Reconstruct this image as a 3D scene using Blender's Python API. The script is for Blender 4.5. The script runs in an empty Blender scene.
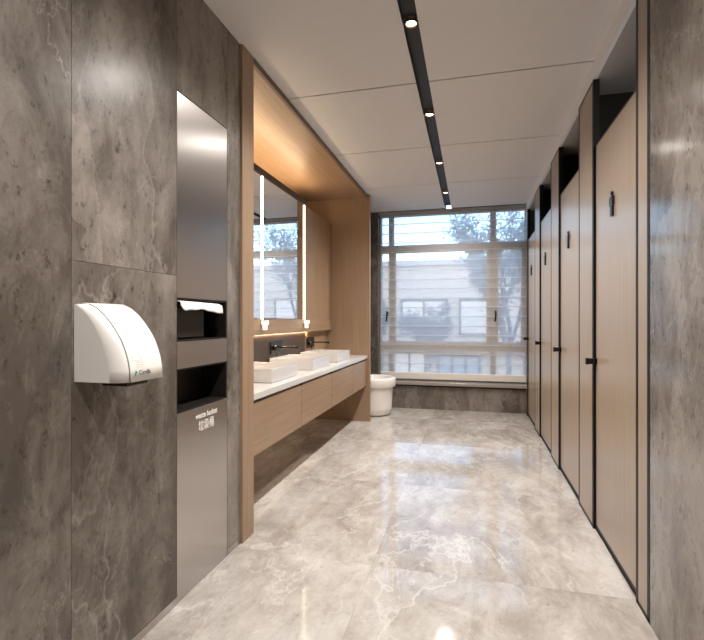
import bpy, bmesh, math, random
from mathutils import Vector, Matrix
random.seed(7)
D = bpy.data
SC = bpy.context.scene
COL = SC.collection
PI = math.pi

# ------------------------------------------------------------------ render look
SC.view_settings.view_transform = 'Standard'
SC.view_settings.look = 'None'
SC.view_settings.gamma = 1
SC.view_settings.use_curve_mapping = False
SC.view_settings.exposure = 1.05
SC.cycles.use_denoising = True
SC.cycles.max_bounces = 10
SC.cycles.diffuse_bounces = 5
SC.cycles.glossy_bounces = 5
SC.cycles.transmission_bounces = 6
SC.cycles.transparent_max_bounces = 16
SC.cycles.sample_clamp_indirect = 6
SC.cycles.caustics_reflective = False
SC.cycles.caustics_refractive = False

# ------------------------------------------------------------------ node helpers
def new_mat(name):
    m = D.materials.new(name); m.use_nodes = True
    nt = m.node_tree; nt.nodes.clear()
    out = nt.nodes.new('ShaderNodeOutputMaterial')
    return m, nt, out

def N(nt, typ, **kw):
    n = nt.nodes.new('ShaderNode' + typ)
    for k, v in kw.items():
        if k.startswith('i_'):
            key = k[2:]
            n.inputs[int(key) if key.isdigit() else key.replace('_', ' ')].default_value = v
        else:
            setattr(n, k, v)
    return n

def L(nt, a, b): nt.links.new(a, b)

def ramp(nt, stops, interp='LINEAR'):
    r = nt.nodes.new('ShaderNodeValToRGB'); cr = r.color_ramp; cr.interpolation = interp
    while len(cr.elements) > 1: cr.elements.remove(cr.elements[-1])
    cr.elements[0].position = stops[0][0]; cr.elements[0].color = (*stops[0][1], 1)
    for p, c in stops[1:]:
        e = cr.elements.new(p); e.color = (*c, 1)
    return r

def plain(name, col, rough=.5, metal=0, emit=None, strength=0, spec=.5, noise=.0, coat=0):
    m, nt, out = new_mat(name)
    b = N(nt, 'BsdfPrincipled'); L(nt, b.outputs[0], out.inputs[0])
    b.inputs['Base Color'].default_value = (*col, 1)
    b.inputs['Roughness'].default_value = rough
    b.inputs['Metallic'].default_value = metal
    b.inputs['Specular IOR Level'].default_value = spec
    b.inputs['Coat Weight'].default_value = coat
    if noise:
        tc = N(nt, 'TexCoord'); n = N(nt, 'TexNoise', i_Scale=9.0, i_Detail=5.0)
        L(nt, tc.outputs['Object'], n.inputs['Vector'])
        r = ramp(nt, [(.3, tuple(c*(1-noise) for c in col)), (.7, tuple(min(1, c*(1+noise)) for c in col))])
        L(nt, n.outputs[0], r.inputs[0]); L(nt, r.outputs[0], b.inputs['Base Color'])
    if emit:
        b.inputs['Emission Color'].default_value = (*emit, 1)
        b.inputs['Emission Strength'].default_value = strength
    return m

def wood(name, a, b_, axis='z', rough=.38):
    m, nt, out = new_mat(name)
    p = N(nt, 'BsdfPrincipled'); L(nt, p.outputs[0], out.inputs[0])
    tc = N(nt, 'TexCoord')
    sc = {'z': (70, 70, 1.2), 'y': (70, 1.4, 70), 'x': (1.2, 70, 70)}[axis]
    sc2 = {'z': (260, 260, 5), 'y': (260, 6, 260), 'x': (5, 260, 260)}[axis]
    mp = N(nt, 'Mapping'); mp.inputs['Scale'].default_value = sc; L(nt, tc.outputs['Object'], mp.inputs[0])
    mq = N(nt, 'Mapping'); mq.inputs['Scale'].default_value = sc2; L(nt, tc.outputs['Object'], mq.inputs[0])
    n1 = N(nt, 'TexNoise', i_Scale=1.0, i_Detail=4.0, i_Roughness=.55); L(nt, mp.outputs[0], n1.inputs['Vector'])
    n2 = N(nt, 'TexNoise', i_Scale=1.0, i_Detail=3.0, i_Roughness=.6); L(nt, mq.outputs[0], n2.inputs['Vector'])
    mx = N(nt, 'Math', operation='MULTIPLY_ADD'); mx.inputs[1].default_value = .55
    L(nt, n1.outputs[0], mx.inputs[0])
    m2 = N(nt, 'Math', operation='MULTIPLY'); m2.inputs[1].default_value = .45; L(nt, n2.outputs[0], m2.inputs[0]); L(nt, m2.outputs[0], mx.inputs[2])
    r = ramp(nt, [(.34, a), (.66, b_)]); L(nt, mx.outputs[0], r.inputs[0]); L(nt, r.outputs[0], p.inputs['Base Color'])
    p.inputs['Roughness'].default_value = rough
    bp = N(nt, 'Bump', i_Strength=.08, i_Distance=.001); L(nt, mx.outputs[0], bp.inputs['Height']); L(nt, bp.outputs[0], p.inputs['Normal'])
    return m

def marble(name, dark, mid, light, vein, rough=.2, scale=1.0, stretch=(1, 1, 1), rot=(0, 0, 0), veinw=.012, spec=.5, veins_=.5, fleck=.3, srot=(.7, 0, 0), sstr=(1, 1, .25), patch=.035):
    """polished stone: clouds, slanting streaks, thin pale veins, pits; every slab takes its own piece of stone"""
    m, nt, out = new_mat(name)
    p = N(nt, 'BsdfPrincipled'); L(nt, p.outputs[0], out.inputs[0])
    tc = N(nt, 'TexCoord'); geo = N(nt, 'NewGeometry')
    off = N(nt, 'VectorMath', operation='SCALE'); off.inputs[0].default_value = (37, 23, 51); L(nt, geo.outputs['Random Per Island'], off.inputs['Scale'])
    add = N(nt, 'VectorMath', operation='ADD'); L(nt, tc.outputs['Object'], add.inputs[0]); L(nt, off.outputs[0], add.inputs[1])
    mp = N(nt, 'Mapping'); mp.inputs['Rotation'].default_value = rot; mp.inputs['Scale'].default_value = tuple(s*scale for s in stretch)
    L(nt, add.outputs[0], mp.inputs[0])
    # clouds
    c1 = N(nt, 'TexNoise', i_Scale=1.3, i_Detail=9.0, i_Roughness=.62, i_Distortion=1.2); L(nt, mp.outputs[0], c1.inputs['Vector'])
    c2 = N(nt, 'TexNoise', i_Scale=7.0, i_Detail=12.0, i_Roughness=.80, i_Distortion=.8); L(nt, mp.outputs[0], c2.inputs['Vector'])
    ms = N(nt, 'Mapping'); ms.inputs['Rotation'].default_value = srot; ms.inputs['Scale'].default_value = sstr; L(nt, add.outputs[0], ms.inputs[0])
    c3 = N(nt, 'TexNoise', i_Scale=4.5, i_Detail=8.0, i_Roughness=.66, i_Distortion=.6); L(nt, ms.outputs[0], c3.inputs['Vector'])
    mix = N(nt, 'Math', operation='MULTIPLY_ADD'); mix.inputs[1].default_value = .34; L(nt, c1.outputs[0], mix.inputs[0])
    k = N(nt, 'Math', operation='MULTIPLY_ADD'); k.inputs[1].default_value = .34; L(nt, c2.outputs[0], k.inputs[0])
    k3 = N(nt, 'Math', operation='MULTIPLY'); k3.inputs[1].default_value = .32; L(nt, c3.outputs[0], k3.inputs[0]); L(nt, k3.outputs[0], k.inputs[2])
    L(nt, k.outputs[0], mix.inputs[2])
    wn = N(nt, 'TexNoise', i_Scale=1.8, i_Detail=5.0, i_Roughness=.6); L(nt, mp.outputs[0], wn.inputs['Vector'])
    wv = N(nt, 'VectorMath', operation='SCALE'); wv.inputs['Scale'].default_value = .55; L(nt, wn.outputs['Color'], wv.inputs[0])
    wa = N(nt, 'VectorMath', operation='ADD'); L(nt, ms.outputs[0], wa.inputs[0]); L(nt, wv.outputs[0], wa.inputs[1])
    vo = N(nt, 'TexVoronoi', i_Scale=2.1); L(nt, wa.outputs[0], vo.inputs['Vector'])
    sx_ = N(nt, 'SeparateColor'); L(nt, vo.outputs['Color'], sx_.inputs[0])
    vd = N(nt, 'MapRange'); vd.inputs['To Min'].default_value = -patch; vd.inputs['To Max'].default_value = patch; L(nt, sx_.outputs[0], vd.inputs['Value'])
    am = N(nt, 'Math', operation='ADD'); L(nt, mix.outputs[0], am.inputs[0]); L(nt, vd.outputs[0], am.inputs[1]); mix = am
    ve = N(nt, 'TexVoronoi', feature='DISTANCE_TO_EDGE', i_Scale=2.1); L(nt, wa.outputs[0], ve.inputs['Vector'])
    ck = N(nt, 'MapRange'); ck.inputs['From Max'].default_value = .016; ck.inputs['To Min'].default_value = 1; ck.inputs['To Max'].default_value = 0; L(nt, ve.outputs['Distance'], ck.inputs['Value'])
    base = ramp(nt, [(.42, dark), (.5, mid), (.59, light)]); L(nt, mix.outputs[0], base.inputs[0])
    # veins = ridges of warped noise
    def veins(sc_, dist, w, det):
        n = N(nt, 'TexNoise', i_Scale=sc_, i_Detail=det, i_Roughness=.68, i_Distortion=dist); L(nt, mp.outputs[0], n.inputs['Vector'])
        s = N(nt, 'Math', operation='SUBTRACT'); s.inputs[1].default_value = .5; L(nt, n.outputs[0], s.inputs[0])
        a = N(nt, 'Math', operation='ABSOLUTE'); L(nt, s.outputs[0], a.inputs[0])
        mr = N(nt, 'MapRange'); mr.inputs['From Min'].default_value = 0; mr.inputs['From Max'].default_value = w
        mr.inputs['To Min'].default_value = 1; mr.inputs['To Max'].default_value = 0; L(nt, a.outputs[0], mr.inputs['Value'])
        return mr.outputs[0]
    v1 = veins(.9, .5, veinw, 9); v2 = veins(2.6, .7, veinw*1.1, 8)
    msk = N(nt, 'TexNoise', i_Scale=1.7, i_Detail=4.0); L(nt, mp.outputs[0], msk.inputs['Vector'])
    mk = N(nt, 'MapRange'); mk.inputs['From Min'].default_value = .47; mk.inputs['From Max'].default_value = .63; L(nt, msk.outputs[0], mk.inputs['Value'])
    vm = N(nt, 'Math', operation='MULTIPLY'); L(nt, v2, vm.inputs[0]); L(nt, mk.outputs[0], vm.inputs[1])
    vx = N(nt, 'Math', operation='MAXIMUM'); L(nt, vm.outputs[0], vx.inputs[0])
    mk2 = N(nt, 'Math', operation='MULTIPLY'); L(nt, v1, mk2.inputs[0])
    mk3 = N(nt, 'MapRange'); mk3.inputs['From Min'].default_value = .56; mk3.inputs['From Max'].default_value = .44; L(nt, msk.outputs[0], mk3.inputs['Value'])
    L(nt, mk3.outputs[0], mk2.inputs[1]); L(nt, mk2.outputs[0], vx.inputs[1])
    vs = N(nt, 'Math', operation='MULTIPLY'); vs.inputs[1].default_value = veins_; ckm = N(nt, 'Math', operation='MULTIPLY'); L(nt, ck.outputs[0], ckm.inputs[0]); L(nt, mk.outputs[0], ckm.inputs[1])
    vz = N(nt, 'Math', operation='MAXIMUM'); L(nt, vx.outputs[0], vz.inputs[0]); L(nt, ckm.outputs[0], vz.inputs[1]); L(nt, vz.outputs[0], vs.inputs[0])
    mc = N(nt, 'Mix', data_type='RGBA'); L(nt, vs.outputs[0], mc.inputs[0]); L(nt, base.outputs[0], mc.inputs[6]); mc.inputs[7].default_value = (*vein, 1)
    # pits and flecks
    f = N(nt, 'TexNoise', i_Scale=30.0, i_Detail=7.0, i_Roughness=.78); L(nt, mp.outputs[0], f.inputs['Vector'])
    fr = ramp(nt, [(.32, (1-fleck,)*3), (.44, (1, 1, 1)), (.62, (1, 1, 1)), (.74, (1+fleck,)*3)]); L(nt, f.outputs[0], fr.inputs[0])
    mm = N(nt, 'Mix', data_type='RGBA', blend_type='MULTIPLY'); mm.inputs[0].default_value = 1
    L(nt, mc.outputs[2], mm.inputs[6]); L(nt, fr.outputs[0], mm.inputs[7]); L(nt, mm.outputs[2], p.inputs['Base Color'])
    rr = N(nt, 'MapRange'); rr.inputs['To Min'].default_value = rough*.75; rr.inputs['To Max'].default_value = rough*1.3; L(nt, c2.outputs[0], rr.inputs['Value'])
    L(nt, rr.outputs[0], p.inputs['Roughness'])
    p.inputs['Specular IOR Level'].default_value = spec
    return m

# ------------------------------------------------------------------ materials
M = {}
M['wall_stone'] = marble('grey_brown_marble', (.090, .074, .062), (.170, .146, .126), (.28, .246, .217), (.46, .43, .39), .29, 1.0, (1, 1, .62), (.62, .1, 0), .006, .35, .36, .75, (-.75, 0, 0), (1, 1, .25), .05)
M['wall_stone_polished'] = marble('grey_brown_marble_polished', (.090, .074, .062), (.170, .146, .126), (.28, .246, .217), (.46, .43, .39), .15, 1.0, (1, 1, .62), (.62, .1, 0), .006, .6, .34, .75, (-.75, 0, 0), (1, 1, .25), .05)
M['floor_stone'] = marble('pale_beige_marble', (.33, .292, .255), (.46, .42, .378), (.60, .57, .53), (.82, .80, .77), .085, .8, (1, .7, 1), (0, 0, .5), .008, .6, .42, .25, (0, 0, .5), (1, .35, 1), .025)
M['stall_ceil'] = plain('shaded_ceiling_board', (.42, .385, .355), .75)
M['ceil'] = plain('ceiling_paint', (.74, .715, .70), .75, noise=.01)
M['fascia'] = plain('white_fascia_paint', (.88, .87, .87), .6)
M['dark_gap'] = plain('dark_shadow_gap', (.03, .028, .027), .8)
M['slot'] = plain('black_slot_paint', (.022, .02, .018), .55)
M['lamp_trim'] = plain('bronze_trim', (.30, .20, .11), .4, .6)
M['lamp'] = plain('lamp_lens', (1, .9, .75), .4, emit=(1, .84, .62), strength=14)
M['oak'] = wood('light_oak_veneer', (.265, .170, .105), (.38, .258, .165), 'z')
M['oak_y'] = wood('light_oak_veneer_crosswise', (.265, .170, .105), (.38, .258, .165), 'y')
M['oak_dark'] = plain('dark_brown_edging', (.075, .04, .026), .5)
M['stall_oak'] = wood('greyed_oak_laminate', (.305, .228, .162), (.39, .302, .222), 'z', .30)
M['black'] = plain('black_metal', (.008, .007, .008), .45, 0, spec=.25)
M['black_lam_shade'] = plain('black_laminate_and_shade', (.009, .009, .009), .7, spec=.2)  # black thresholds; on the stall dividers the black stands in for missing light
M['brown_and_shade'] = plain('brown_board_and_edge_shade', (.15, .10, .07), .5)  # brown boards; on the soffit front it stands in for shade
M['sill_stone'] = plain('taupe_sill_stone', (.33, .29, .25), .2)
M['glossblack'] = plain('glossy_black_fitting', (.010, .010, .013), .22, .2, coat=.2)
M['white'] = plain('white_solid_surface', (.66, .645, .63), .14)
M['ceramic'] = plain('white_ceramic', (.60, .585, .575), .12, coat=.2)
M['plastic'] = plain('white_plastic', (.86, .83, .79), .28)
M['paper'] = plain('white_paper', (.9, .89, .87), .9, noise=.02)
M['steel'] = plain('brushed_bronze_steel', (.56, .53, .51), .3, 1.0)
for _n in M['steel'].node_tree.nodes:
    if _n.type == 'BSDF_PRINCIPLED':
        _n.inputs['Anisotropic'].default_value = .75; _t = M['steel'].node_tree.nodes.new('ShaderNodeTangent'); _t.direction_type = 'RADIAL'; _t.axis = 'Z'; M['steel'].node_tree.links.new(_t.outputs[0], _n.inputs['Tangent'])
M['dark_recess'] = plain('dark_bronze_lining', (.03, .025, .022), .35, .5)
M['led'] = plain('warm_led', (1, .8, .5), .5, emit=(1, .76, .48), strength=15)
M['led_soft'] = plain('warm_led_soft', (1, .8, .5), .5, emit=(1, .76, .5), strength=28)
M['floor_fill'] = plain('warm_floor_fill', (1, .8, .6), .5, emit=(1, .80, .60), strength=.3)  # glow of the added panel under the cabinets
M['rod'] = plain('glowing_rod', (1, .9, .75), .5, emit=(1, .86, .62), strength=5)
M['frame'] = plain('taupe_window_aluminium', (.43, .408, .39), .45)
M['blind_rail'] = plain('cream_blind_rail', (.74, .70, .64), .5)
M['text_white'] = plain('white_print', (.95, .93, .9), .5)
M['green'] = plain('green_print', (.01, .30, .16), .5)
M['grey_print'] = plain('grey_print', (.12, .12, .12), .5)
M['faint_print'] = plain('faint_grey_print', (.66, .64, .63), .4)
M['seam_grey'] = plain('grey_seam', (.22, .20, .18), .7)
M['chrome'] = plain('chrome', (.7, .7, .7), .12, 1)
M['sign'] = plain('dark_metal_sign', (.03, .03, .035), .3, .6)
M['backsplash'] = plain('bronze_glass_backsplash', (.040, .025, .017), .38)
# mirror
m, nt, out = new_mat('mirror_glass'); g = N(nt, 'BsdfGlossy'); g.inputs['Roughness'].default_value = .0; g.inputs['Color'].default_value = (.93, .93, .93, 1)
L(nt, g.outputs[0], out.inputs[0]); M['mirror'] = m
# window glass
m, nt, out = new_mat('window_glass'); t = N(nt, 'BsdfTransparent'); t.inputs[0].default_value = (.95, .97, .97, 1)
g = N(nt, 'BsdfGlossy'); g.inputs['Roughness'].default_value = .02; fz = N(nt, 'Fresnel', i_IOR=1.25); mx = N(nt, 'MixShader')
L(nt, fz.outputs[0], mx.inputs[0]); L(nt, t.outputs[0], mx.inputs[1]); L(nt, g.outputs[0], mx.inputs[2]); L(nt, mx.outputs[0], out.inputs[0]); M['glass'] = m
# sheer fabric
def sheer(name, op, col):
    m, nt, out = new_mat(name)
    t = N(nt, 'BsdfTransparent'); tr = N(nt, 'BsdfTranslucent'); tr.inputs[0].default_value = (*col, 1)
    df = N(nt, 'BsdfDiffuse'); df.inputs[0].default_value = (*col, 1)
    a = N(nt, 'MixShader'); a.inputs[0].default_value = .35; L(nt, tr.outputs[0], a.inputs[1]); L(nt, df.outputs[0], a.inputs[2])
    tc = N(nt, 'TexCoord'); mp = N(nt, 'Mapping'); mp.inputs['Scale'].default_value = (3, 3, 300); L(nt, tc.outputs['Object'], mp.inputs[0])
    n = N(nt, 'TexNoise', i_Scale=1.0, i_Detail=2.0); L(nt, mp.outputs[0], n.inputs['Vector'])
    mr = N(nt, 'MapRange'); mr.inputs['To Min'].default_value = op-.06; mr.inputs['To Max'].default_value = op+.06; L(nt, n.outputs[0], mr.inputs['Value'])
    b = N(nt, 'MixShader'); L(nt, mr.outputs[0], b.inputs[0]); L(nt, t.outputs[0], b.inputs[1]); L(nt, a.outputs[0], b.inputs[2]); L(nt, b.outputs[0], out.inputs[0])
    return m
M['sheer'] = sheer('sheer_blind_fabric', .60, (.90, .89, .90))
M['sheer_line'] = sheer('sheer_blind_fold', .97, (.95, .93, .92))
# crystal
m, nt, out = new_mat('lit_crystal'); b = N(nt, 'BsdfPrincipled'); b.inputs['Base Color'].default_value = (.98, .95, .9, 1); b.inputs['Roughness'].default_value = .12
b.inputs['Transmission Weight'].default_value = .6; b.inputs['Emission Color'].default_value = (1, .87, .68, 1); b.inputs['Emission Strength'].default_value = .3; L(nt, b.outputs[0], out.inputs[0]); M['crystal'] = m
# outdoors
M['facade'] = plain('grey_facade_render', (.56, .46, .37), .8, noise=.08)
M['facade_band'] = plain('pale_facade_band', (.5, .46, .42), .8)
M['warmglass'] = plain('lit_shop_window', (.55, .5, .45), .3, emit=(1, .84, .70), strength=.14)
M['coolglass'] = plain('grey_shop_glass', (.35, .38, .42), .15)
M['mullion'] = plain('dark_shop_frame', (.07, .065, .065), .5)
M['ground'] = plain('street_paving', (.28, .27, .26), .85, noise=.12)
M['bark'] = plain('grey_bark', (.17, .15, .14), .85, noise=.2)
M['leaf'] = plain('pale_hazed_leaves', (.19, .19, .175), .7, noise=.2)  # leaf colour greyed to paint in the haze of the sheer blind
M['blossom'] = plain('pink_blossom', (.72, .30, .33), .7)

# ------------------------------------------------------------------ mesh helpers (all coordinates are world ones)
def bx(bm, x0, x1, y0, y1, z0, z1, mi=0):
    vs = [bm.verts.new(v) for v in ((x0, y0, z0), (x1, y0, z0), (x1, y1, z0), (x0, y1, z0), (x0, y0, z1), (x1, y0, z1), (x1, y1, z1), (x0, y1, z1))]
    for f in ((3, 2, 1, 0), (4, 5, 6, 7), (0, 1, 5, 4), (1, 2, 6, 5), (2, 3, 7, 6), (3, 0, 4, 7)):
        fc = bm.faces.new([vs[i] for i in f]); fc.material_index = mi

def tube(bm, pts, r, n=12, r2=None):
    """a round bar along a polyline"""
    pts = [Vector(p) for p in pts]; rings = []
    for i, p in enumerate(pts):
        d = (pts[min(i+1, len(pts)-1)]-pts[max(i-1, 0)]).normalized()
        u = d.orthogonal().normalized() if i == 0 else (u_prev - d*u_prev.dot(d)).normalized()
        v = d.cross(u); u_prev = u
        rr = r + ((r2-r)*i/(len(pts)-1) if r2 is not None else 0)
        rings.append([bm.verts.new(p+(u*math.cos(2*PI*k/n)+v*math.sin(2*PI*k/n))*rr) for k in range(n)])
    for a, b in zip(rings, rings[1:]):
        for k in range(n): bm.faces.new((a[k], a[(k+1) % n], b[(k+1) % n], b[k])).smooth = True
    bm.faces.new(rings[0][::-1]); bm.faces.new(rings[-1])

def lathe(bm, cx, cy, prof, n=48, closed=False):
    """prof: list of (r, z) turned about the vertical through cx, cy"""
    rings = []
    for r, z in prof:
        if r < 1e-5: rings.append([bm.verts.new((cx, cy, z))])
        else: rings.append([bm.verts.new((cx+r*math.cos(2*PI*k/n), cy+r*math.sin(2*PI*k/n), z)) for k in range(n)])
    for a, b in zip(rings, rings[1:]):
        for k in range(n):
            k2 = (k+1) % n
            if len(a) == 1 and len(b) == 1: continue
            if len(a) == 1: f = (a[0], b[k2], b[k])
            elif len(b) == 1: f = (a[k], a[k2], b[0])
            else: f = (a[k], a[k2], b[k2], b[k])
            bm.faces.new(f).smooth = True

def obj(name, bm, mats, parent=None, bevel=0, kind=None, autosmooth=False):
    o_ = Vector((0, 0, 0))
    root = parent
    while root is not None:
        o_ = o_ + Vector(root.location); root = root.parent
    bmesh.ops.recalc_face_normals(bm, faces=bm.faces)
    bm.transform(Matrix.Translation(-o_))
    me = D.meshes.new(name); bm.to_mesh(me); bm.free()
    o = D.objects.new(name, me); COL.objects.link(o)
    for mm in (mats if isinstance(mats, (list, tuple)) else [mats]): me.materials.append(M[mm])
    if parent: o.parent = parent
    if bevel:
        b = o.modifiers.new('bevel', 'BEVEL'); b.width = bevel; b.segments = 2; b.limit_method = 'ANGLE'; b.angle_limit = .6
    if kind: o['kind'] = kind
    return o

def boxes(name, lst, mats, parent=None, bevel=0, kind=None):
    bm = bmesh.new()
    for b in lst: bx(bm, *b)
    return obj(name, bm, mats, parent, bevel, kind)

def thing(name, label, cat, loc, group=None):
    o = D.objects.new(name, None); COL.objects.link(o); o.location = loc; o.empty_display_size = .05
    o['label'] = label; o['category'] = cat
    if group: o['group'] = group
    return o

def tag(o, label, cat, group=None):
    o['label'] = label; o['category'] = cat
    if group: o['group'] = group
    return o

def dup(root, loc, label, group=None):
    def cp(o, par):
        c = o.copy(); COL.objects.link(c)
        if par: c.parent = par
        for ch in list(o.children): cp(ch, c)
        return c
    kids = list(root.children)
    r = cp(root, None); r.location = loc; r['label'] = label
    if group: r['group'] = group
    return r

def text(name, s, size, loc, mat, parent, sx=1.0, bold=0.0):
    c = D.curves.new(name, 'FONT'); c.body = s; c.size = size; c.extrude = .0004; c.align_x = 'CENTER'; c.align_y = 'CENTER'; c.offset = bold
    c.materials.append(M[mat])
    tmp = D.objects.new(name, c); COL.objects.link(tmp)
    me = D.meshes.new_from_object(tmp); D.objects.remove(tmp); me.name = name
    o = D.objects.new(name, me); COL.objects.link(o)
    if not me.materials: me.materials.append(M[mat])
    o_ = Vector((0, 0, 0)); q = parent
    while q is not None: o_ = o_ + Vector(q.location); q = q.parent
    o.parent = parent; o.location = Vector(loc)-o_; o.rotation_euler = (PI/2, 0, PI/2); o.scale = (sx, 1, 1)
    return o

# ------------------------------------------------------------------ key measures
XL, XR = -1.251, .71          # left tiled wall, stall fronts / right wall
XF = -1.235                   # front of the timber surround
XB = -2.06                    # back of the washing alcove
CH = 2.79                     # ceiling
Y0 = -1.7                     # wall behind the viewer
YW = 6.58                     # window wall

# ------------------------------------------------------------------ the setting
# floor slabs
bm = bmesh.new()
xs = [-2.06, -1.688, -.488, .712, 2.2]; ys = [Y0, -.07, 1.13, 2.33, 3.53, 4.73, 5.93, 6.9]
for i in range(len(xs)-1):
    for j in range(len(ys)-1):
        bx(bm, xs[i]+.0003, xs[i+1]-.0003, ys[j]+.0003, ys[j+1]-.0003, -.03, 0)
obj('floor', bm, 'floor_stone', kind='structure')

# left wall : stone slabs round a tall steel unit, metal skirting below
bm = bmesh.new(); g = .0015; T = .17; g = .0009
seams = [Y0, -.99, -.433, .124, .681, 1.236, 1.793]
for a, b in zip(seams, seams[1:]):
    if b < 1.3:
        bx(bm, XL-T, XL, a+g, b-g, .036, CH)
    else:
        bx(bm, XL-T, XL, a+g, b-g, .036, 1.443); bx(bm, XL-T, XL, a+g, b-g, 1.4445, CH)
bx(bm, XL-T, XL, 1.793+g, 2.230-g, 2.262, CH)
bx(bm, XL-T, XL, 2.230+g, 2.37, .036, CH)
bx(bm, XL-T-.05, XL-T, Y0, 2.37, 0, CH, 1)
obj('wall_left', bm, ['wall_stone', 'dark_gap'], kind='structure')
boxes('baseboard_left', [(XL-T, XL+.001, Y0, 1.793, 0, .034), (XL-T, XL+.001, 2.2315, 2.37, 0, .034)], 'steel', kind='structure')

# right wall in the foreground
bm = bmesh.new()
rs = [Y0, -.65, .55, 1.36, 2.152]
for a, b in zip(rs, rs[1:]): bx(bm, XR, XR+.12, a+.0006, b-.0006, 0, CH)
obj('wall_right', bm, 'wall_stone_polished', kind='structure')
# wall behind the viewer, wall beyond the stalls
boxes('wall_back', [(-1.5, XR+.12, Y0-.1, Y0, 0, CH)], 'fascia', kind='structure')
boxes('wall_stalls', [(2.12, 2.22, 2.05, YW+.2, 0, CH)], 'fascia', kind='structure')
boxes('wall_behind_vanity', [(XB-.12, XB-.02, 2.37, YW+.3, 0, CH)], 'wall_stone', kind='structure')

# window wall: stone to the left of the opening and below it
bm = bmesh.new()
bx(bm, XB-.02, -1.293, YW-.01, YW+.3, 0, CH)
bx(bm, -1.29, -.02, YW, YW+.3, 0, .318); bx(bm, -.019, .74, YW, YW+.3, 0, .318)
bx(bm, .74, 2.12, YW, YW+.3, 0, CH)
obj('wall_window', bm, 'wall_stone', kind='structure')
boxes('trim_1', [(-1.292, .735, YW-.05, YW+.28, .338, .385)], 'sill_stone', bevel=.008, kind='structure')     # sill slab
boxes('sill_shade_strip', [(-1.292, .735, YW-.045, YW+.2, .3185, .3375)], 'black', kind='structure')  # black strip stands in for the shadow under the sill slab

# ceiling: panels with shadow gaps, a recessed black slot
bm = bmesh.new()
cy = [Y0, -.39, .755, 1.90, 3.045, 4.195, 5.35, YW-.01]
for a, b in zip(cy, cy[1:]):
    if b < 6:
        xs_l = XF if b > 2.4 else XL
    bx(bm, XL-.01, -.346, a+.007, b-.007, CH, CH+.02)
    bx(bm, -.264, XR, a+.007, b-.007, CH, CH+.02)
bx(bm, XB-.02, XL-.013, 5.66, YW-.01, CH, CH+.02)
bx(bm, -2.2, -.346, Y0, YW+.3, CH+.022, CH+.12, 1); bx(bm, -.264, 2.2, Y0, YW+.3, CH+.022, CH+.12, 1)
bx(bm, -.346, -.264, Y0, YW, CH+.04, CH+.12, 2)
bx(bm, -.3475, -.3455, Y0, YW, CH+.0005, CH+.045, 2); bx(bm, -.2645, -.2625, Y0, YW, CH+.0005, CH+.045, 2)
obj('ceiling', bm, ['ceil', 'dark_gap', 'slot'], kind='structure')
# the lower ceiling above the stalls and its white fascia
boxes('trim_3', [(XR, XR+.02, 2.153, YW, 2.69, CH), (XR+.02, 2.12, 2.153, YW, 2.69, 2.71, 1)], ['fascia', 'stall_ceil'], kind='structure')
boxes('trim_4', [(-1.292, .735, YW+.02, YW+.2, 2.768, CH)], 'frame', kind='structure')     # window head

# ------------------------------------------------------------------ window: frames, sashes, glass
win = D.objects.new('window_1', None); COL.objects.link(win); win.location = (-.28, YW+.16, .385); win['kind'] = 'structure'
FY0, FY1 = YW+.13, YW+.19
fr = [(-1.292, -1.262, FY0, FY1, .385, 2.767), (.705, .74, FY0, FY1, .385, 2.767), (-1.262, .705, FY0, FY1, .385, .43),
      (-1.262, .705, FY0, FY1, 2.74, 2.767), (-1.16, -1.085, FY0, FY1, .43, 2.74), (.255, .335, FY0, FY1, .43, 2.74)]
for a, b in ((-1.262, -1.16), (-1.085, .255), (.335, .705)):
    fr += [(a, b, FY0, FY1, 2.215, 2.325), (a, b, FY0, FY1, .80, .945)]
boxes('window_frame', fr, 'frame', win, kind='structure')
sash = []
for a, b in ((-1.085, .255), (.335, .705)):
    sash += [(a, a+.03, FY0-.02, FY1-.01, .945, 2.215), (b-.05, b, FY0-.02, FY1-.01, .945, 2.215)]
boxes('window_sash', sash, 'frame', win, kind='structure')
boxes('window_pane', [(a, b, FY0+.025, FY0+.031, z0, z1) for a, b in ((-1.262, -1.16), (-1.085, .255), (.335, .705)) for z0, z1 in ((.43, .80), (.945, 2.215), (2.325, 2.74))], 'glass', win, kind='structure')
for x in (-1.172, .325):
    bm = bmesh.new()
    bx(bm, x-.014, x+.014, FY0-.012, FY0, 1.30, 1.37)
    bx(bm, x-.008, x+.008, FY0-.085, FY0-.012, 1.345, 1.361)
    tube(bm, [(x, FY0-.082, 1.372), (x-.002, FY0-.085, 1.29), (x-.012, FY0-.086, 1.225)], .011, 8)
    obj('window_handle', bm, 'black', win, kind='structure')

# ------------------------------------------------------------------ window blind
BY = YW+.085
bl = thing('window_blind', 'sheer white folded blind drawn down over the whole end window', 'blind', (-.28, BY, .40))
boxes('headrail', [(-1.283, .725, BY-.02, BY+.02, 2.745, 2.767)], 'frame', bl, .004)
bm = bmesh.new()
nz = 17; zt, zb = 2.75, .50; st = (zt-zb)/nz * 1.0
for i in range(nz):
    za = zt-i*st; zc = za-st
    pts = [(BY+.004, za), (BY+.010, za-st*.5), (BY+.004, zc+.004), (BY, zc)]
    for (ya, z1), (yb, z2) in zip(pts, pts[1:]):
        v = [bm.verts.new(q) for q in ((-1.272, ya, z1), (.722, ya, z1), (.722, yb, z2), (-1.272, yb, z2))]
        bm.faces.new(v)
obj('sheer_fabric', bm, 'sheer', bl)
bm = bmesh.new()
for i in range(1, nz):
    z = zt-i*st
    v = [bm.verts.new(q) for q in ((-1.272, BY-.002, z-.005), (.722, BY-.002, z-.005), (.722, BY-.003, z+.006), (-1.272, BY-.003, z+.006))]
    bm.faces.new(v)
obj('fold', bm, 'sheer_line', bl)
bm = bmesh.new(); bx(bm, -1.272, .722, BY-.012, BY+.012, .405, .50)
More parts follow.
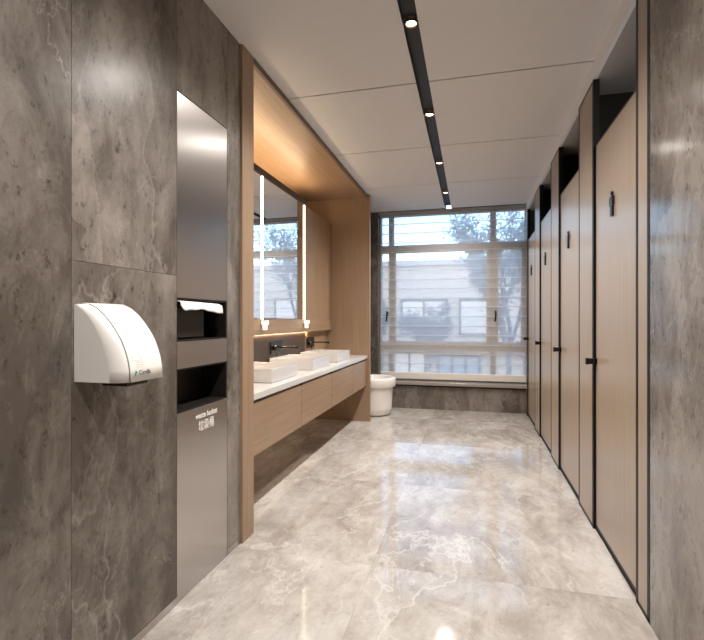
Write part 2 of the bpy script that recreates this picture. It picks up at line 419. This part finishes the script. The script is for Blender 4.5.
obj('bottom_rail', bm, 'blind_rail', bl, .008)

# ------------------------------------------------------------------ downlights in the slot
def downlight(label):
    t = thing('ceiling_downlight', label, 'ceiling light', (-.305, 2.456, CH), 'round downlights in the black ceiling slot')
    bm = bmesh.new(); lathe(bm, -.305, 2.456, [(.0265, CH+.02), (.033, CH+.02), (.033, CH+.012), (.0265, CH+.016), (.0265, CH+.0395), (.033, CH+.0395)], 32)
    obj('trim_ring', bm, 'lamp_trim', t)
    bm = bmesh.new(); lathe(bm, -.305, 2.456, [(0, CH+.022), (.0265, CH+.022)], 32)
    obj('lens', bm, 'lamp', t)
    return t
d0 = downlight('round warm downlight nearest the viewer in the black ceiling slot')
dl = ['round warm downlight second from the viewer in the black ceiling slot', 'round warm downlight third from the viewer in the black ceiling slot', 'round warm downlight nearest the window in the black ceiling slot']
for y, s in zip((3.58, 4.71, 5.83), dl): dup(d0, (-.305, y, CH), s)
for y in (.2, 1.33, 2.456, 3.58, 4.71, 5.83):
    l = D.lights.new('downlight_beam', 'SPOT'); l.energy = 60; l.color = (1, .95, .90); l.shadow_soft_size = .04; l.spot_size = math.radians(150); l.spot_blend = .9
    o = D.objects.new('downlight_beam', l); COL.objects.link(o); o.location = (-.305, y, CH+.002)

# ------------------------------------------------------------------ timber surround of the washing alcove
su = thing('alcove_surround', 'oak veneered surround framing the washing alcove from floor to ceiling', 'wall panelling', (-1.6, 4, 0))
boxes('end_panel', [(XB, XF, 2.37, 2.51, 0, CH-.001)], 'oak', su, .002)
boxes('end_panel', [(XB, XF+.030, 5.60, 5.65, 0, CH-.001)], 'oak', su, .002)
boxes('edge_shade', [(XF-.0195, XF+.0005, 2.5105, 5.5995, 2.752, CH-.001)], 'brown_and_shade', su)  # dark brown strip paints the shade along the soffit front
boxes('soffit_panel', [(XB, XF-.02, 2.5105, 5.5995, 2.752, CH-.001)], 'oak_y', su, .001)
boxes('back_panel', [(XB-.02, XB, 2.37, 5.65, 0, CH-.001)], 'oak', su)

# deep timber box the mirror hangs on, with its lower rail and cove lights
wb = thing('mirror_cabinet', 'long oak cabinet above the basins carrying the mirror, light strips behind it', 'wall cabinet', (-1.88, 4, 1.125))
boxes('body', [(XB+.001, -1.693, 2.512, 5.598, 1.26, 2.452)], 'oak', wb)
boxes('bottom_rail', [(XB+.001, -1.684, 2.512, 5.598, 1.123, 1.2595)], 'oak_y', wb, .002)
boxes('light_strip', [(-1.85, -1.80, 2.56, 4.95, 2.455, 2.462)], 'led', wb)
boxes('light_strip', [(-1.737, -1.722, 2.53, 4.85, 1.1217, 1.1229)], 'led_soft', wb)

# splashback ledge
sp = thing('splashback', 'dark bronze splashback behind the basins ending in plain oak', 'splashback', (-1.9, 4, .815))
boxes('backing', [(XB+.001, -1.7465, 2.512, 5.598, .8155, 1.122)], 'oak', sp)
boxes('dark_panel', [(-1.746, -1.741, 2.514, 4.765, .8155, 1.116)], 'backsplash', sp, .0008)

# mirror
mi = thing('wall_mirror', 'tall wall mirror with dark brown top edge above the basins', 'mirror', (-1.69, 3.5, 1.26))
boxes('glass', [(-1.6925, -1.678, 2.52, 4.60, 1.262, 2.446)], 'mirror', mi)
boxes('top_edge', [(-1.6925, -1.676, 2.52, 4.602, 2.4465, 2.502)], 'oak_dark', mi, .001)

# lamps fixed down the face of the mirror
def rod_lamp(y, label):
    X = -1.650
    t = thing('mirror_lamp', label, 'lamp', (X, y, 1.17), 'slim rod lamps on the mirror')
    bm = bmesh.new(); bx(bm, -1.6778, -1.670, y-.004, y+.004, 1.25, 2.438); obj('glowing_rod', bm, 'rod', t)
    bm = bmesh.new(); bx(bm, -1.6835, X, y-.006, y+.006, 1.246, 1.2495); lathe(bm, X, y, [(0, 1.206), (.032, 1.206), (.032, 1.2085), (0, 1.2085)], 24); tube(bm, [(X, y, 1.2), (X, y, 1.249)], .004, 8); obj('bracket', bm, 'chrome', t)
    bm = bmesh.new()
    for k in range(10):
        a = 2*PI*k/10; cxk, cyk = X+.0235*math.cos(a), y+.0235*math.sin(a)
        tube(bm, [(cxk, cyk, 1.2095), (cxk, cyk, 1.243)], .007, 8)
    for k in range(7):
        a = 2*PI*k/7; cxk, cyk = X+.014*math.cos(a), y+.014*math.sin(a)
        tube(bm, [(cxk, cyk, 1.165), (cxk, cyk, 1.2055)], .006, 8)
    obj('crystal_shade', bm, 'crystal', t)
    return t
p0 = rod_lamp(3.56, 'slim glowing rod lamp with crystal shade, nearer the viewer')
dup(p0, (-1.650, 4.565, 1.17), 'slim glowing rod lamp with crystal shade at the far end of the mirror')

# ------------------------------------------------------------------ vanity
boxes_ct = boxes('vanity_worktop', [(-1.7455, XF, 2.512, 5.598, .775, .815)], 'white', None, .002)
tag(boxes_ct, 'long white solid worktop carrying the three square basins', 'worktop')
def cabinet(y0, y1, label):
    t = thing('vanity_cabinet', label, 'cabinet', (-1.48, (y0+y1)/2, .44), 'wall hung oak cabinets under the white worktop')
    boxes('carcass', [(-1.74, -1.2725, y0+.001, y1-.001, .445, .7745)], 'brown_and_shade', t)
    boxes('underside', [(-1.74, -1.2725, y0+.001, y1-.001, .44, .4449)], 'oak_y', t)
    boxes('drawer_front', [(-1.271, -1.247, y0+.003, y1-.003, .44, .7565)], 'oak_y', t, .0015)
    boxes('edge_clip', [(-1.271, -1.249, y1-.012, y1-.003, .7575, .774)], 'black', t)
    boxes('finger_channel', [(-1.272, -1.258, y0+.002, y1-.013, .7575, .774)], 'brown_and_shade', t)
    return t
for (a, b), s in zip(((2.512, 3.34), (3.34, 4.135), (4.135, 4.93), (4.93, 5.598)),
        ('wall hung oak drawer cabinet nearest the viewer beside the oak post', 'wall hung oak drawer cabinet under the middle basin, second from the viewer',
         'wall hung oak drawer cabinet third from the viewer, between two cabinets', 'narrow wall hung oak drawer cabinet at the far end under the worktop')):
    cabinet(a, b, s)

lf = boxes('added_floor_fill', [(-2.02, -1.755, 2.56, 5.55, .437, .4395)], 'floor_fill', su)  # added unseen glowing panel that lifts the dark floor under the cabinets
boxes('added_fill_tray', [(-2.03, -1.745, 2.55, 5.56, .4396, .4398)], 'brown_and_shade', lf)  # tray over the added panel
def basin(y0, y1, label):
    x0, x1, z0, z1, w = -1.72, -1.318, .8155, .912, .014
    t = thing('vessel_basin', label, 'basin', ((x0+x1)/2, (y0+y1)/2, z0), 'rectangular white basins on the worktop')
    bm = bmesh.new()
    def ring(ax0, ax1, ay0, ay1, z): return [bm.verts.new(v) for v in ((ax0, ay0, z), (ax1, ay0, z), (ax1, ay1, z), (ax0, ay1, z))]
    R = [ring(x0+.006, x1-.006, y0+.006, y1-.006, z0), ring(x0, x1, y0, y1, z0+.004), ring(x0, x1, y0, y1, z1), ring(x0+w, x1-w, y0+w, y1-w, z1),
         ring(x0+w+.004, x1-w-.004, y0+w+.004, y1-w-.004, z0+.03), ring(x0+.07, x1-.07, y0+.09, y1-.09, z0+.016)]
    for a, b in zip(R, R[1:]):
        for k in range(4): bm.faces.new((a[k], a[(k+1) % 4], b[(k+1) % 4], b[k]))
    bm.faces.new(R[0][::-1]); bm.faces.new(R[-1])
    obj('bowl', bm, 'ceramic', t, .003)
    bm = bmesh.new(); lathe(bm, (x0+x1)/2, (y0+y1)/2, [(0, z0+.021), (.020, z0+.021), (.024, z0+.017), (.024, z0+.0165)], 24); obj('drain', bm, 'chrome', t)
    return t
basin(2.95, 3.44, 'rectangular white basin nearest the viewer, partly behind the oak post')
basin(3.80, 4.29, 'middle rectangular white basin of the three on the worktop')
basin(4.565, 5.06, 'rectangular white basin farthest from the viewer on the worktop')

def faucet(yc, label, XW=-1.741):
    t = thing('wall_faucet', label, 'faucet', (XW, yc, .94), 'black wall mounted faucets above the basins')
    boxes('mounting_plate', [(XW+.0005, XW+.009, yc-.12, yc+.13, .94, 1.055)], 'glossblack', t, .0015)
    bm = bmesh.new(); lathe(bm, 0, 0, [(0, 0), (.024, 0), (.024, .03), (.021, .033), (0, .033)], 28)
    bm.transform(Matrix.Translation((XW+.009, yc-.055, .998)) @ Matrix.Rotation(PI/2, 4, 'Y')); obj('valve', bm, 'glossblack', t)
    bm = bmesh.new(); tube(bm, [(XW+.036, yc-.055, .998), (XW+.038, yc-.055, .955), (XW+.045, yc-.055, .925)], .0055, 10); obj('lever', bm, 'glossblack', t)
    bm = bmesh.new(); bx(bm, XW+.009, XW+.215, yc+.035, yc+.06, .992, 1.006); bx(bm, XW+.195, XW+.213, yc+.038, yc+.057, .984, .992); obj('spout', bm, 'glossblack', t, .002)
    return t
faucet(3.975, 'black wall faucet on the dark splashback behind the middle basin')
faucet(4.935, 'black wall faucet on bare oak behind the farthest basin', -1.746)

# ------------------------------------------------------------------ white tub stool beside the window
X, Y = -1.245, 6.08
st_ = thing('waste_tub', 'round white tub with thick rim standing beside the window wall', 'tub', (X, Y, 0))
bm = bmesh.new(); lathe(bm, X, Y, [(0, .012), (.195, .012), (.207, .03), (.216, .06), (.230, .075), (.232, .10), (.245, .37), (.245, .375), (.20, .375), (.19, .10), (0, .09)], 64); obj('body', bm, 'plastic', st_)
bm = bmesh.new(); lathe(bm, X, Y, [(.245, .372), (.275, .376), (.281, .385), (.283, .474), (.275, .490), (.26, .495), (.236, .493), (.226, .478), (.21, .37), (.20, .36), (.225, .36), (.245, .372)], 64); obj('rim', bm, 'plastic', st_)
bm = bmesh.new(); lathe(bm, X, Y, [(0, .0005), (.19, .0005), (.19, .012), (0, .012)], 48); obj('foot_ring', bm, 'grey_print', st_)

# ------------------------------------------------------------------ steel dispenser built into the left wall
YA, YB = 1.7955, 2.2285
FX = XL+.0
di = thing('towel_dispenser', 'tall recessed steel paper towel dispenser and waste unit in the stone wall', 'dispenser', (XL-.08, 2.012, 0))
def hollow(name, z0, z1, mat):
    bm = bmesh.new(); x0 = XL-.15
    bx(bm, x0, x0+.004, YA, YB, z0, z1)
    bx(bm, x0+.004, FX-.003, YA, YA+.006, z0, z1); bx(bm, x0+.004, FX-.003, YB-.006, YB, z0, z1)
    bx(bm, x0+.004, FX-.003, YA+.006, YB-.006, z0, z0+.006); bx(bm, x0+.004, FX-.003, YA+.006, YB-.006, z1-.006, z1)
    return obj(name, bm, mat, di)
boxes('upper_door', [(FX-.02, FX, YA, YB, 1.349, 2.258)], 'steel', di, .0015)
hollow('towel_recess', 1.153, 1.347, 'dark_recess')
boxes('middle_band', [(FX-.02, FX, YA, YB, 1.032, 1.1515)], 'steel', di, .0015)
hollow('waste_recess', .836, 1.0305, 'dark_recess')
boxes('inner_tray', [(XL-.14, XL-.05, YA+.008, YB-.14, 1.165, 1.305)], 'dark_recess', di, .004)
lo = boxes('lower_door', [(FX-.02, FX, YA, YB, .0, .8345)], 'steel', di, .0015)
text('lettering', 'waste basket', .0385, (FX+.0006, 2.033, .793), 'text_white', lo, .95, .0002)
text('lettering', '垃圾桶', .054, (FX+.0006, 2.03, .740), 'text_white', lo, .85, .0)

# sheet of paper towel
bm = bmesh.new(); nx, ny = 10, 24; V = []
for i in range(nx+1):
    row = []
    for j in range(ny+1):
        u, v = i/nx, j/ny
        y = YA+.012+v*.355
        x = XL-.10+min(u, .6)/.6*.108+max(0, u-.6)*.012
        dr = max(0, u-.45)/.55
        z = 1.3385-.005*v-(.038*dr)*(1+.10*math.sin(v*9+.6)+.05*math.sin(v*23)+.28*v**6)*(.55+.45*min(1, v/.06))-.004*dr
        row.append(bm.verts.new((x, y, z)))
    V.append(row)
for i in range(nx):
    for j in range(ny): bm.faces.new((V[i][j], V[i+1][j], V[i+1][j+1], V[i][j+1])).smooth = True
pt = obj('paper_towel', bm, 'paper'); so = pt.modifiers.new('solid', 'SOLIDIFY'); so.thickness = .0035; so.offset = 0
tag(pt, 'crumpled white paper towel sticking out of the steel dispenser', 'paper towel')

# ------------------------------------------------------------------ hand dryer
HY0, HY1 = 1.247, 1.466
hd = thing('hand_dryer', 'white curved hand dryer mounted on the stone wall', 'hand dryer', (XL, 1.35, 1.05))
outer = [(0, 1.303), (.030, 1.301), (.058, 1.290), (.088, 1.267), (.115, 1.239), (.138, 1.210), (.157, 1.180), (.170, 1.150), (.180, 1.120), (.186, 1.090), (.189, 1.048)]
inner = [(0, 1.300), (.012, 1.297), (.030, 1.284), (.052, 1.264), (.071, 1.239), (.090, 1.208), (.105, 1.178), (.117, 1.148), (.126, 1.118), (.133, 1.086), (.137, 1.048)]
def sect(bm, y, f, grow=0):
    pts = [(a[0]*(1-f)+b[0]*f, a[1]*(1-f)+b[1]*f) for a, b in zip(outer, inner)]
    if grow: pts = [(x+grow*(.3+.7*min(1, x/.1)), z+grow*max(0, 1-x/.15)) for x, z in pts]
    return [bm.verts.new((XL+x, y, z)) for x, z in pts]+[bm.verts.new((XL, y, pts[-1][1]))]
def loft(bm, S):
    n = len(S[0])
    for a, b in zip(S, S[1:]):
        for k in range(n): bm.faces.new((a[k], a[(k+1) % n], b[(k+1) % n], b[k])).smooth = k < n-2
    bm.faces.new(S[0][::-1]); bm.faces.new(S[-1])
bm = bmesh.new()
loft(bm, [sect(bm, HY0, 1), sect(bm, HY0+.001, .84), sect(bm, HY0+.004, .60), sect(bm, HY0+.009, .36), sect(bm, HY0+.016, .16), sect(bm, HY0+.023, .04), sect(bm, HY0+.03, 0),
          sect(bm, HY1-.03, 0), sect(bm, HY1-.023, .04), sect(bm, HY1-.016, .16), sect(bm, HY1-.009, .36), sect(bm, HY1-.004, .60), sect(bm, HY1-.001, .84), sect(bm, HY1, 1)])
obj('housing', bm, 'plastic', hd)
bm = bmesh.new()
loft(bm, [sect(bm, HY0+.030, 0, .0005), sect(bm, HY0+.0315, 0, .0030), sect(bm, HY0+.0345, 0, .0040), sect(bm, HY1-.0345, 0, .0040), sect(bm, HY1-.0315, 0, .0030), sect(bm, HY1-.030, 0, .0005)])
fc = obj('front_cover', bm, 'plastic', hd)
boxes('air_outlet', [(XL+.06, XL+.16, 1.30, 1.40, 1.030, 1.0475)], 'glossblack', hd, .003)
bm = bmesh.new(); tube(bm, [(XL+x_+.0006, HY0+.0296, z_+.0006) for x_, z_ in outer[1:]], .0017, 6); obj('seam_gap', bm, 'seam_grey', hd)
text('logo', 'Corvilla', .0205, (XL+.1965, 1.338, 1.076), 'grey_print', fc, .85, .0004)
# green arrow mark
bm = bmesh.new()
for tri in (((0, 0), (.013, .006), (.004, .013)), ((.0, -.006), (.007, .001), (.001, .004))):
    f_ = [bm.verts.new((XL+.1962, 1.290+a, 1.072+b)) for a, b in tri]; g_ = [bm.verts.new((XL+.1968, 1.290+a, 1.072+b)) for a, b in tri]
    bm.faces.new(f_); bm.faces.new(g_); 
    for k in range(3): bm.faces.new((f_[k], f_[(k+1) % 3], g_[(k+1) % 3], g_[k]))
obj('logo_mark', bm, 'green', fc)
# faint outline of a dryer and hands
def onface(z):
    for (xa, za), (xb, zb_) in zip(outer, outer[1:]):
        if zb_ <= z <= za: return XL+xa+(xb-xa)*(za-z)/(za-zb_)+.0042
    return XL+.193
bm = bmesh.new()
def pl(pts):
    tube(bm, [(onface(z), y-.068, z) for y, z in pts], .0006, 5)
pl([(1.362, 1.155), (1.375, 1.155), (1.392, 1.143), (1.402, 1.125), (1.404, 1.116)]); pl([(1.362, 1.155), (1.362, 1.135), (1.363, 1.116)]); pl([(1.363, 1.116), (1.404, 1.116)])
for k in range(3): pl([(1.375, 1.109-k*.007), (1.395, 1.110-k*.008), (1.415, 1.108-k*.008)])
obj('hand_symbol', bm, 'faint_print', fc)

# ------------------------------------------------------------------ toilet stalls
XD = .721
# dividers between the stalls, coloured black for the lack of light in there
for k, (y, s) in enumerate(((2.19, 'unlit black divider panel at the near end of the stalls, seen above the first door'), (3.29, 'unlit black divider panel behind the wide pilaster past the first door'),
        (4.42, 'unlit black divider panel behind the wide pilaster past the second door'), (5.54, 'unlit black divider panel behind the wide pilaster past the third door'))):
    if k == 0: continue
    o = boxes('stall_divider', [(XR+.04, 2.115, y, y+.025, .0, 2.688)], 'black_lam_shade'); tag(o, s, 'stall divider', 'black dividers between the stalls')
def pilaster(y0, y1, label):
    t = thing('stall_pilaster', label, 'stall panel', (XR+.015, (y0+y1)/2, 0), 'oak fixed panels between the stall doors')
    boxes('panel', [(XR, XR+.028, y0+.030, y1-.026, .020, 2.675)], 'stall_oak', t)
    e = [(XR-.001, XR+.034, y0, y0+.030, 0, 2.688), (XR-.001, XR+.031, y1-.026, y1, 0, 2.688), (XR-.001, XR+.031, y0+.009, y1-.007, 0, .020), (XR-.001, XR+.031, y0+.009, y1-.007, 2.675, 2.688)]
    boxes('edge_trim', e, 'black', t)
    return t
pilaster(2.153, 2.318, 'narrow oak stall panel beside the stone wall nearest the viewer')
pilaster(3.062, 3.455, 'wide oak stall panel between the first and second doors from the viewer')
pilaster(4.19, 4.595, 'wide oak stall panel between the second and third doors from the viewer')
pilaster(5.312, 5.71, 'wide oak stall panel between the third and fourth doors from the viewer')
pilaster(6.44, 6.565, 'narrow oak stall panel against the window wall')

def door(y0, y1, label):
    t = thing('stall_door', label, 'door', (XD+.013, (y0+y1)/2, 0), 'oak stall doors with black edges and man signs')
    boxes('panel', [(XD, XD+.026, y0+.034, y1-.012, .035, 2.282)], 'stall_oak', t)
    boxes('edge_trim', [(XD-.001, XD+.028, y0, y0+.034, .022, 2.292), (XD-.001, XD+.028, y1-.012, y1, .022, 2.292), (XD-.001, XD+.028, y0+.034, y1-.012, .022, .035), (XD-.001, XD+.028, y0+.034, y1-.012, 2.282, 2.292)], 'black', t)
    boxes('threshold', [(XD-.002, XD+.03, y0, y1, 0, .018)], 'black_lam_shade', t)
    bm = bmesh.new(); ye = y1-.022
    bx(bm, XD-.054, XD-.0012, ye-.014, ye+.010, .987, 1.021)
    bx(bm, XD-.060, XD-.046, ye-.016, ye+.012, .985, 1.023)
    bx(bm, XD-.012, XD-.0012, ye-.014, ye+.010, .986, 1.022)
    obj('handle', bm, 'black', t, .001)
    # standing man
    yc = y0+.385; bm = bmesh.new(); xa, xb = XD-.012, XD-.0002
    lathe(bm, 0, 0, [(0, 0), (.0105, 0), (.0105, .011), (0, .011)], 20)
    bm.transform(Matrix.Translation((xa, yc, 1.938)) @ Matrix.Rotation(PI/2, 4, 'Y'))
    prof = [(-.024, 1.922), (.024, 1.922), (.027, 1.918), (.027, 1.872), (.021, 1.872), (.021, 1.912), (.016, 1.912), (.016, 1.818), (.0015, 1.818), (.0015, 1.868), (-.0015, 1.868), (-.0015, 1.818), (-.016, 1.818), (-.016, 1.912), (-.021, 1.912), (-.021, 1.872), (-.027, 1.872), (-.027, 1.918)]
    A = [bm.verts.new((xa, yc+a, z)) for a, z in prof]; B = [bm.verts.new((xb, yc+a, z)) for a, z in prof]
    bm.faces.new(A); bm.faces.new(B[::-1])
    for k in range(len(A)): bm.faces.new((A[k], A[(k+1) % len(A)], B[(k+1) % len(A)], B[k]))
    bm.transform(Matrix.Translation((0, 0, -.024))); obj('man_sign', bm, 'sign', t)
    return t
dn = ['oak stall door nearest the viewer with black handle and man sign', 'oak stall door second from the viewer', 'oak stall door third from the viewer', 'oak stall door farthest from the viewer beside the window']
for (a, b), s in zip(((2.322, 3.058), (3.459, 4.186), (4.599, 5.308), (5.714, 6.436)), dn): door(a, b, s)

# ------------------------------------------------------------------ outdoors
tag(boxes('street_ground', [(-45, 45, 7.0, 70, -1.5, -1.3)], 'ground'), 'grey paved street outside the window', 'street')
D.objects['street_ground']['kind'] = 'structure'
YF = 18.0
bd = thing('street_building', 'long low grey building with shop windows across the street', 'building', (-2, YF+3, -1.3))
bm = bmesh.new(); bx(bm, -16, 14, YF, YF+6, -1.3, 3.32); obj('wall', bm, 'facade', bd)
boxes('parapet', [(-16.1, 14.1, YF-.15, YF+6.1, 3.32, 3.48)], 'facade_band', bd)
boxes('canopy_band', [(-16, 14, YF-.5, YF, .05, .28)], 'facade_band', bd)
def shopwin(x0, x1, z0, z1, nm, mat):
    f = boxes('shop_window', [(x0, x1, YF-.06, YF-.001, z0, z1)], mat, bd)
    k = [(x0-.04, x1+.04, YF-.09, YF-.061, z1-.04, z1+.04), (x0-.04, x1+.04, YF-.09, YF-.061, z0-.04, z0+.04)]
    for i in range(nm+1):
        x = x0+(x1-x0)*i/nm; k.append((x-.03, x+.03, YF-.09, YF-.061, z0+.04, z1-.04))
    boxes('window_bars', k, 'mullion', f)
for x0, x1, z0, z1, n, mt in ((-4.7, -3.3, .75, 1.95, 2, 'warmglass'), (-2.6, -.9, .7, 2.0, 2, 'warmglass'), (-.4, 1.1, .7, 2.0, 1, 'warmglass'), (2.6, 4.5, .6, 2.1, 2, 'warmglass'), (-8, -6, .7, 2, 2, 'warmglass'),
        (-4.5, -3.4, -1.25, -.1, 1, 'coolglass'), (-2.9, -1.7, -1.25, .0, 2, 'warmglass'), (-1.2, .3, -1.25, -.1, 3, 'coolglass'), (1.9, 4.6, -1.25, .0, 5, 'warmglass'), (-8, -6, -1.25, 0, 3, 'coolglass')):
    shopwin(x0, x1, z0, z1, n, mt)

def tree(name, label, x, y, h, spread, nl, seed, leafmat='leaf', leaf=.06, clear=.35, group='trees outside the window'):
    rnd = random.Random(seed)
    t = thing(name, label, 'tree', (x, y, -1.3), group)
    bm = bmesh.new(); tips = []
    def grow(p, d, ln, r, lvl):
        q = p; pts = [p]; dd = d.copy()
        for i in range(4):
            dd = (dd+Vector((rnd.uniform(-.16, .16), rnd.uniform(-.16, .16), rnd.uniform(-.02, .1)))).normalized(); q = q+dd*ln/4; pts.append(q)
            if lvl >= 2: tips.append(q)
        tube(bm, pts, r, 6, r*.55)
        if lvl < 4:
            for k in range(3 if lvl else 5):
                a = rnd.uniform(0, 2*PI); s_ = spread*rnd.uniform(.5, 1.1)
                nd = (dd+Vector((math.cos(a)*s_, math.sin(a)*s_, rnd.uniform(-.1, .35)))).normalized()
                grow(pts[rnd.choice((2, 3, 4))] if lvl else pts[rnd.choice((3, 4))], nd, ln*rnd.uniform(.55, .8), r*.55, lvl+1)
    grow(Vector((x, y, -1.3)), Vector((0, 0, 1)), h*clear, h*.013, 0)
    obj('trunk', bm, 'bark', t)
    bm = bmesh.new()
    for i in range(nl):
        c = rnd.choice(tips)+Vector((rnd.gauss(0, .09), rnd.gauss(0, .09), rnd.gauss(0, .09)))
        a = Vector((rnd.uniform(-1, 1), rnd.uniform(-1, 1), rnd.uniform(-1, 1))).normalized(); b = a.orthogonal().normalized()
        s_ = leaf*rnd.uniform(.6, 1.3)
        v = [bm.verts.new(c+w) for w in (-a*s_, b*s_*.55, a*s_, -b*s_*.55)]
        bm.faces.new(v)
    obj('foliage', bm, leafmat, t)
tree('street_tree', 'slender leafy tree rising past the top right of the window', .75, 11.5, 6.8, .66, 5200, 5, leaf=.05)
tree('street_tree', 'leafy tree in front of the lit windows seen through the middle of the blind', -1.3, 15.5, 3.5, .95, 4200, 11, leaf=.06)
tree('street_tree', 'leafy tree in front of the grey building toward the left of the window', -3.6, 16.0, 3.4, .95, 3600, 19, leaf=.06)
tree('blossom_shrub', 'small pink blossoming shrub at the right edge of the window', 1.75, 13.0, 2.6, .8, 500, 23, 'blossom', .05, .4, 'trees outside the window')

# ------------------------------------------------------------------ world
w = D.worlds.new('sky'); SC.world = w; w.use_nodes = True; nt = w.node_tree; nt.nodes.clear()
sky = N(nt, 'TexSky', sky_type='NISHITA'); sky.sun_disc = False; sky.sun_elevation = math.radians(42); sky.sun_rotation = math.radians(200); sky.air_density = 1.0; sky.dust_density = .4
bg = N(nt, 'Background'); bg.inputs[1].default_value = .39
hs = N(nt, 'HueSaturation'); hs.inputs['Saturation'].default_value = 1.08
o_ = N(nt, 'OutputWorld'); L(nt, sky.outputs[0], hs.inputs['Color']); L(nt, hs.outputs[0], bg.inputs[0]); L(nt, bg.outputs[0], o_.inputs[0])

# ------------------------------------------------------------------ camera
cam = D.cameras.new('camera'); co = D.objects.new('camera', cam); COL.objects.link(co); SC.camera = co
cam.sensor_fit = 'HORIZONTAL'; cam.sensor_width = 36; cam.lens = 466.53/704*36
co.location = (0, 0, 1.25); co.rotation_euler = (PI/2, 0, .249863)
cam.shift_y = -(320-319.76)/704; cam.clip_start = .05; cam.clip_end = 300
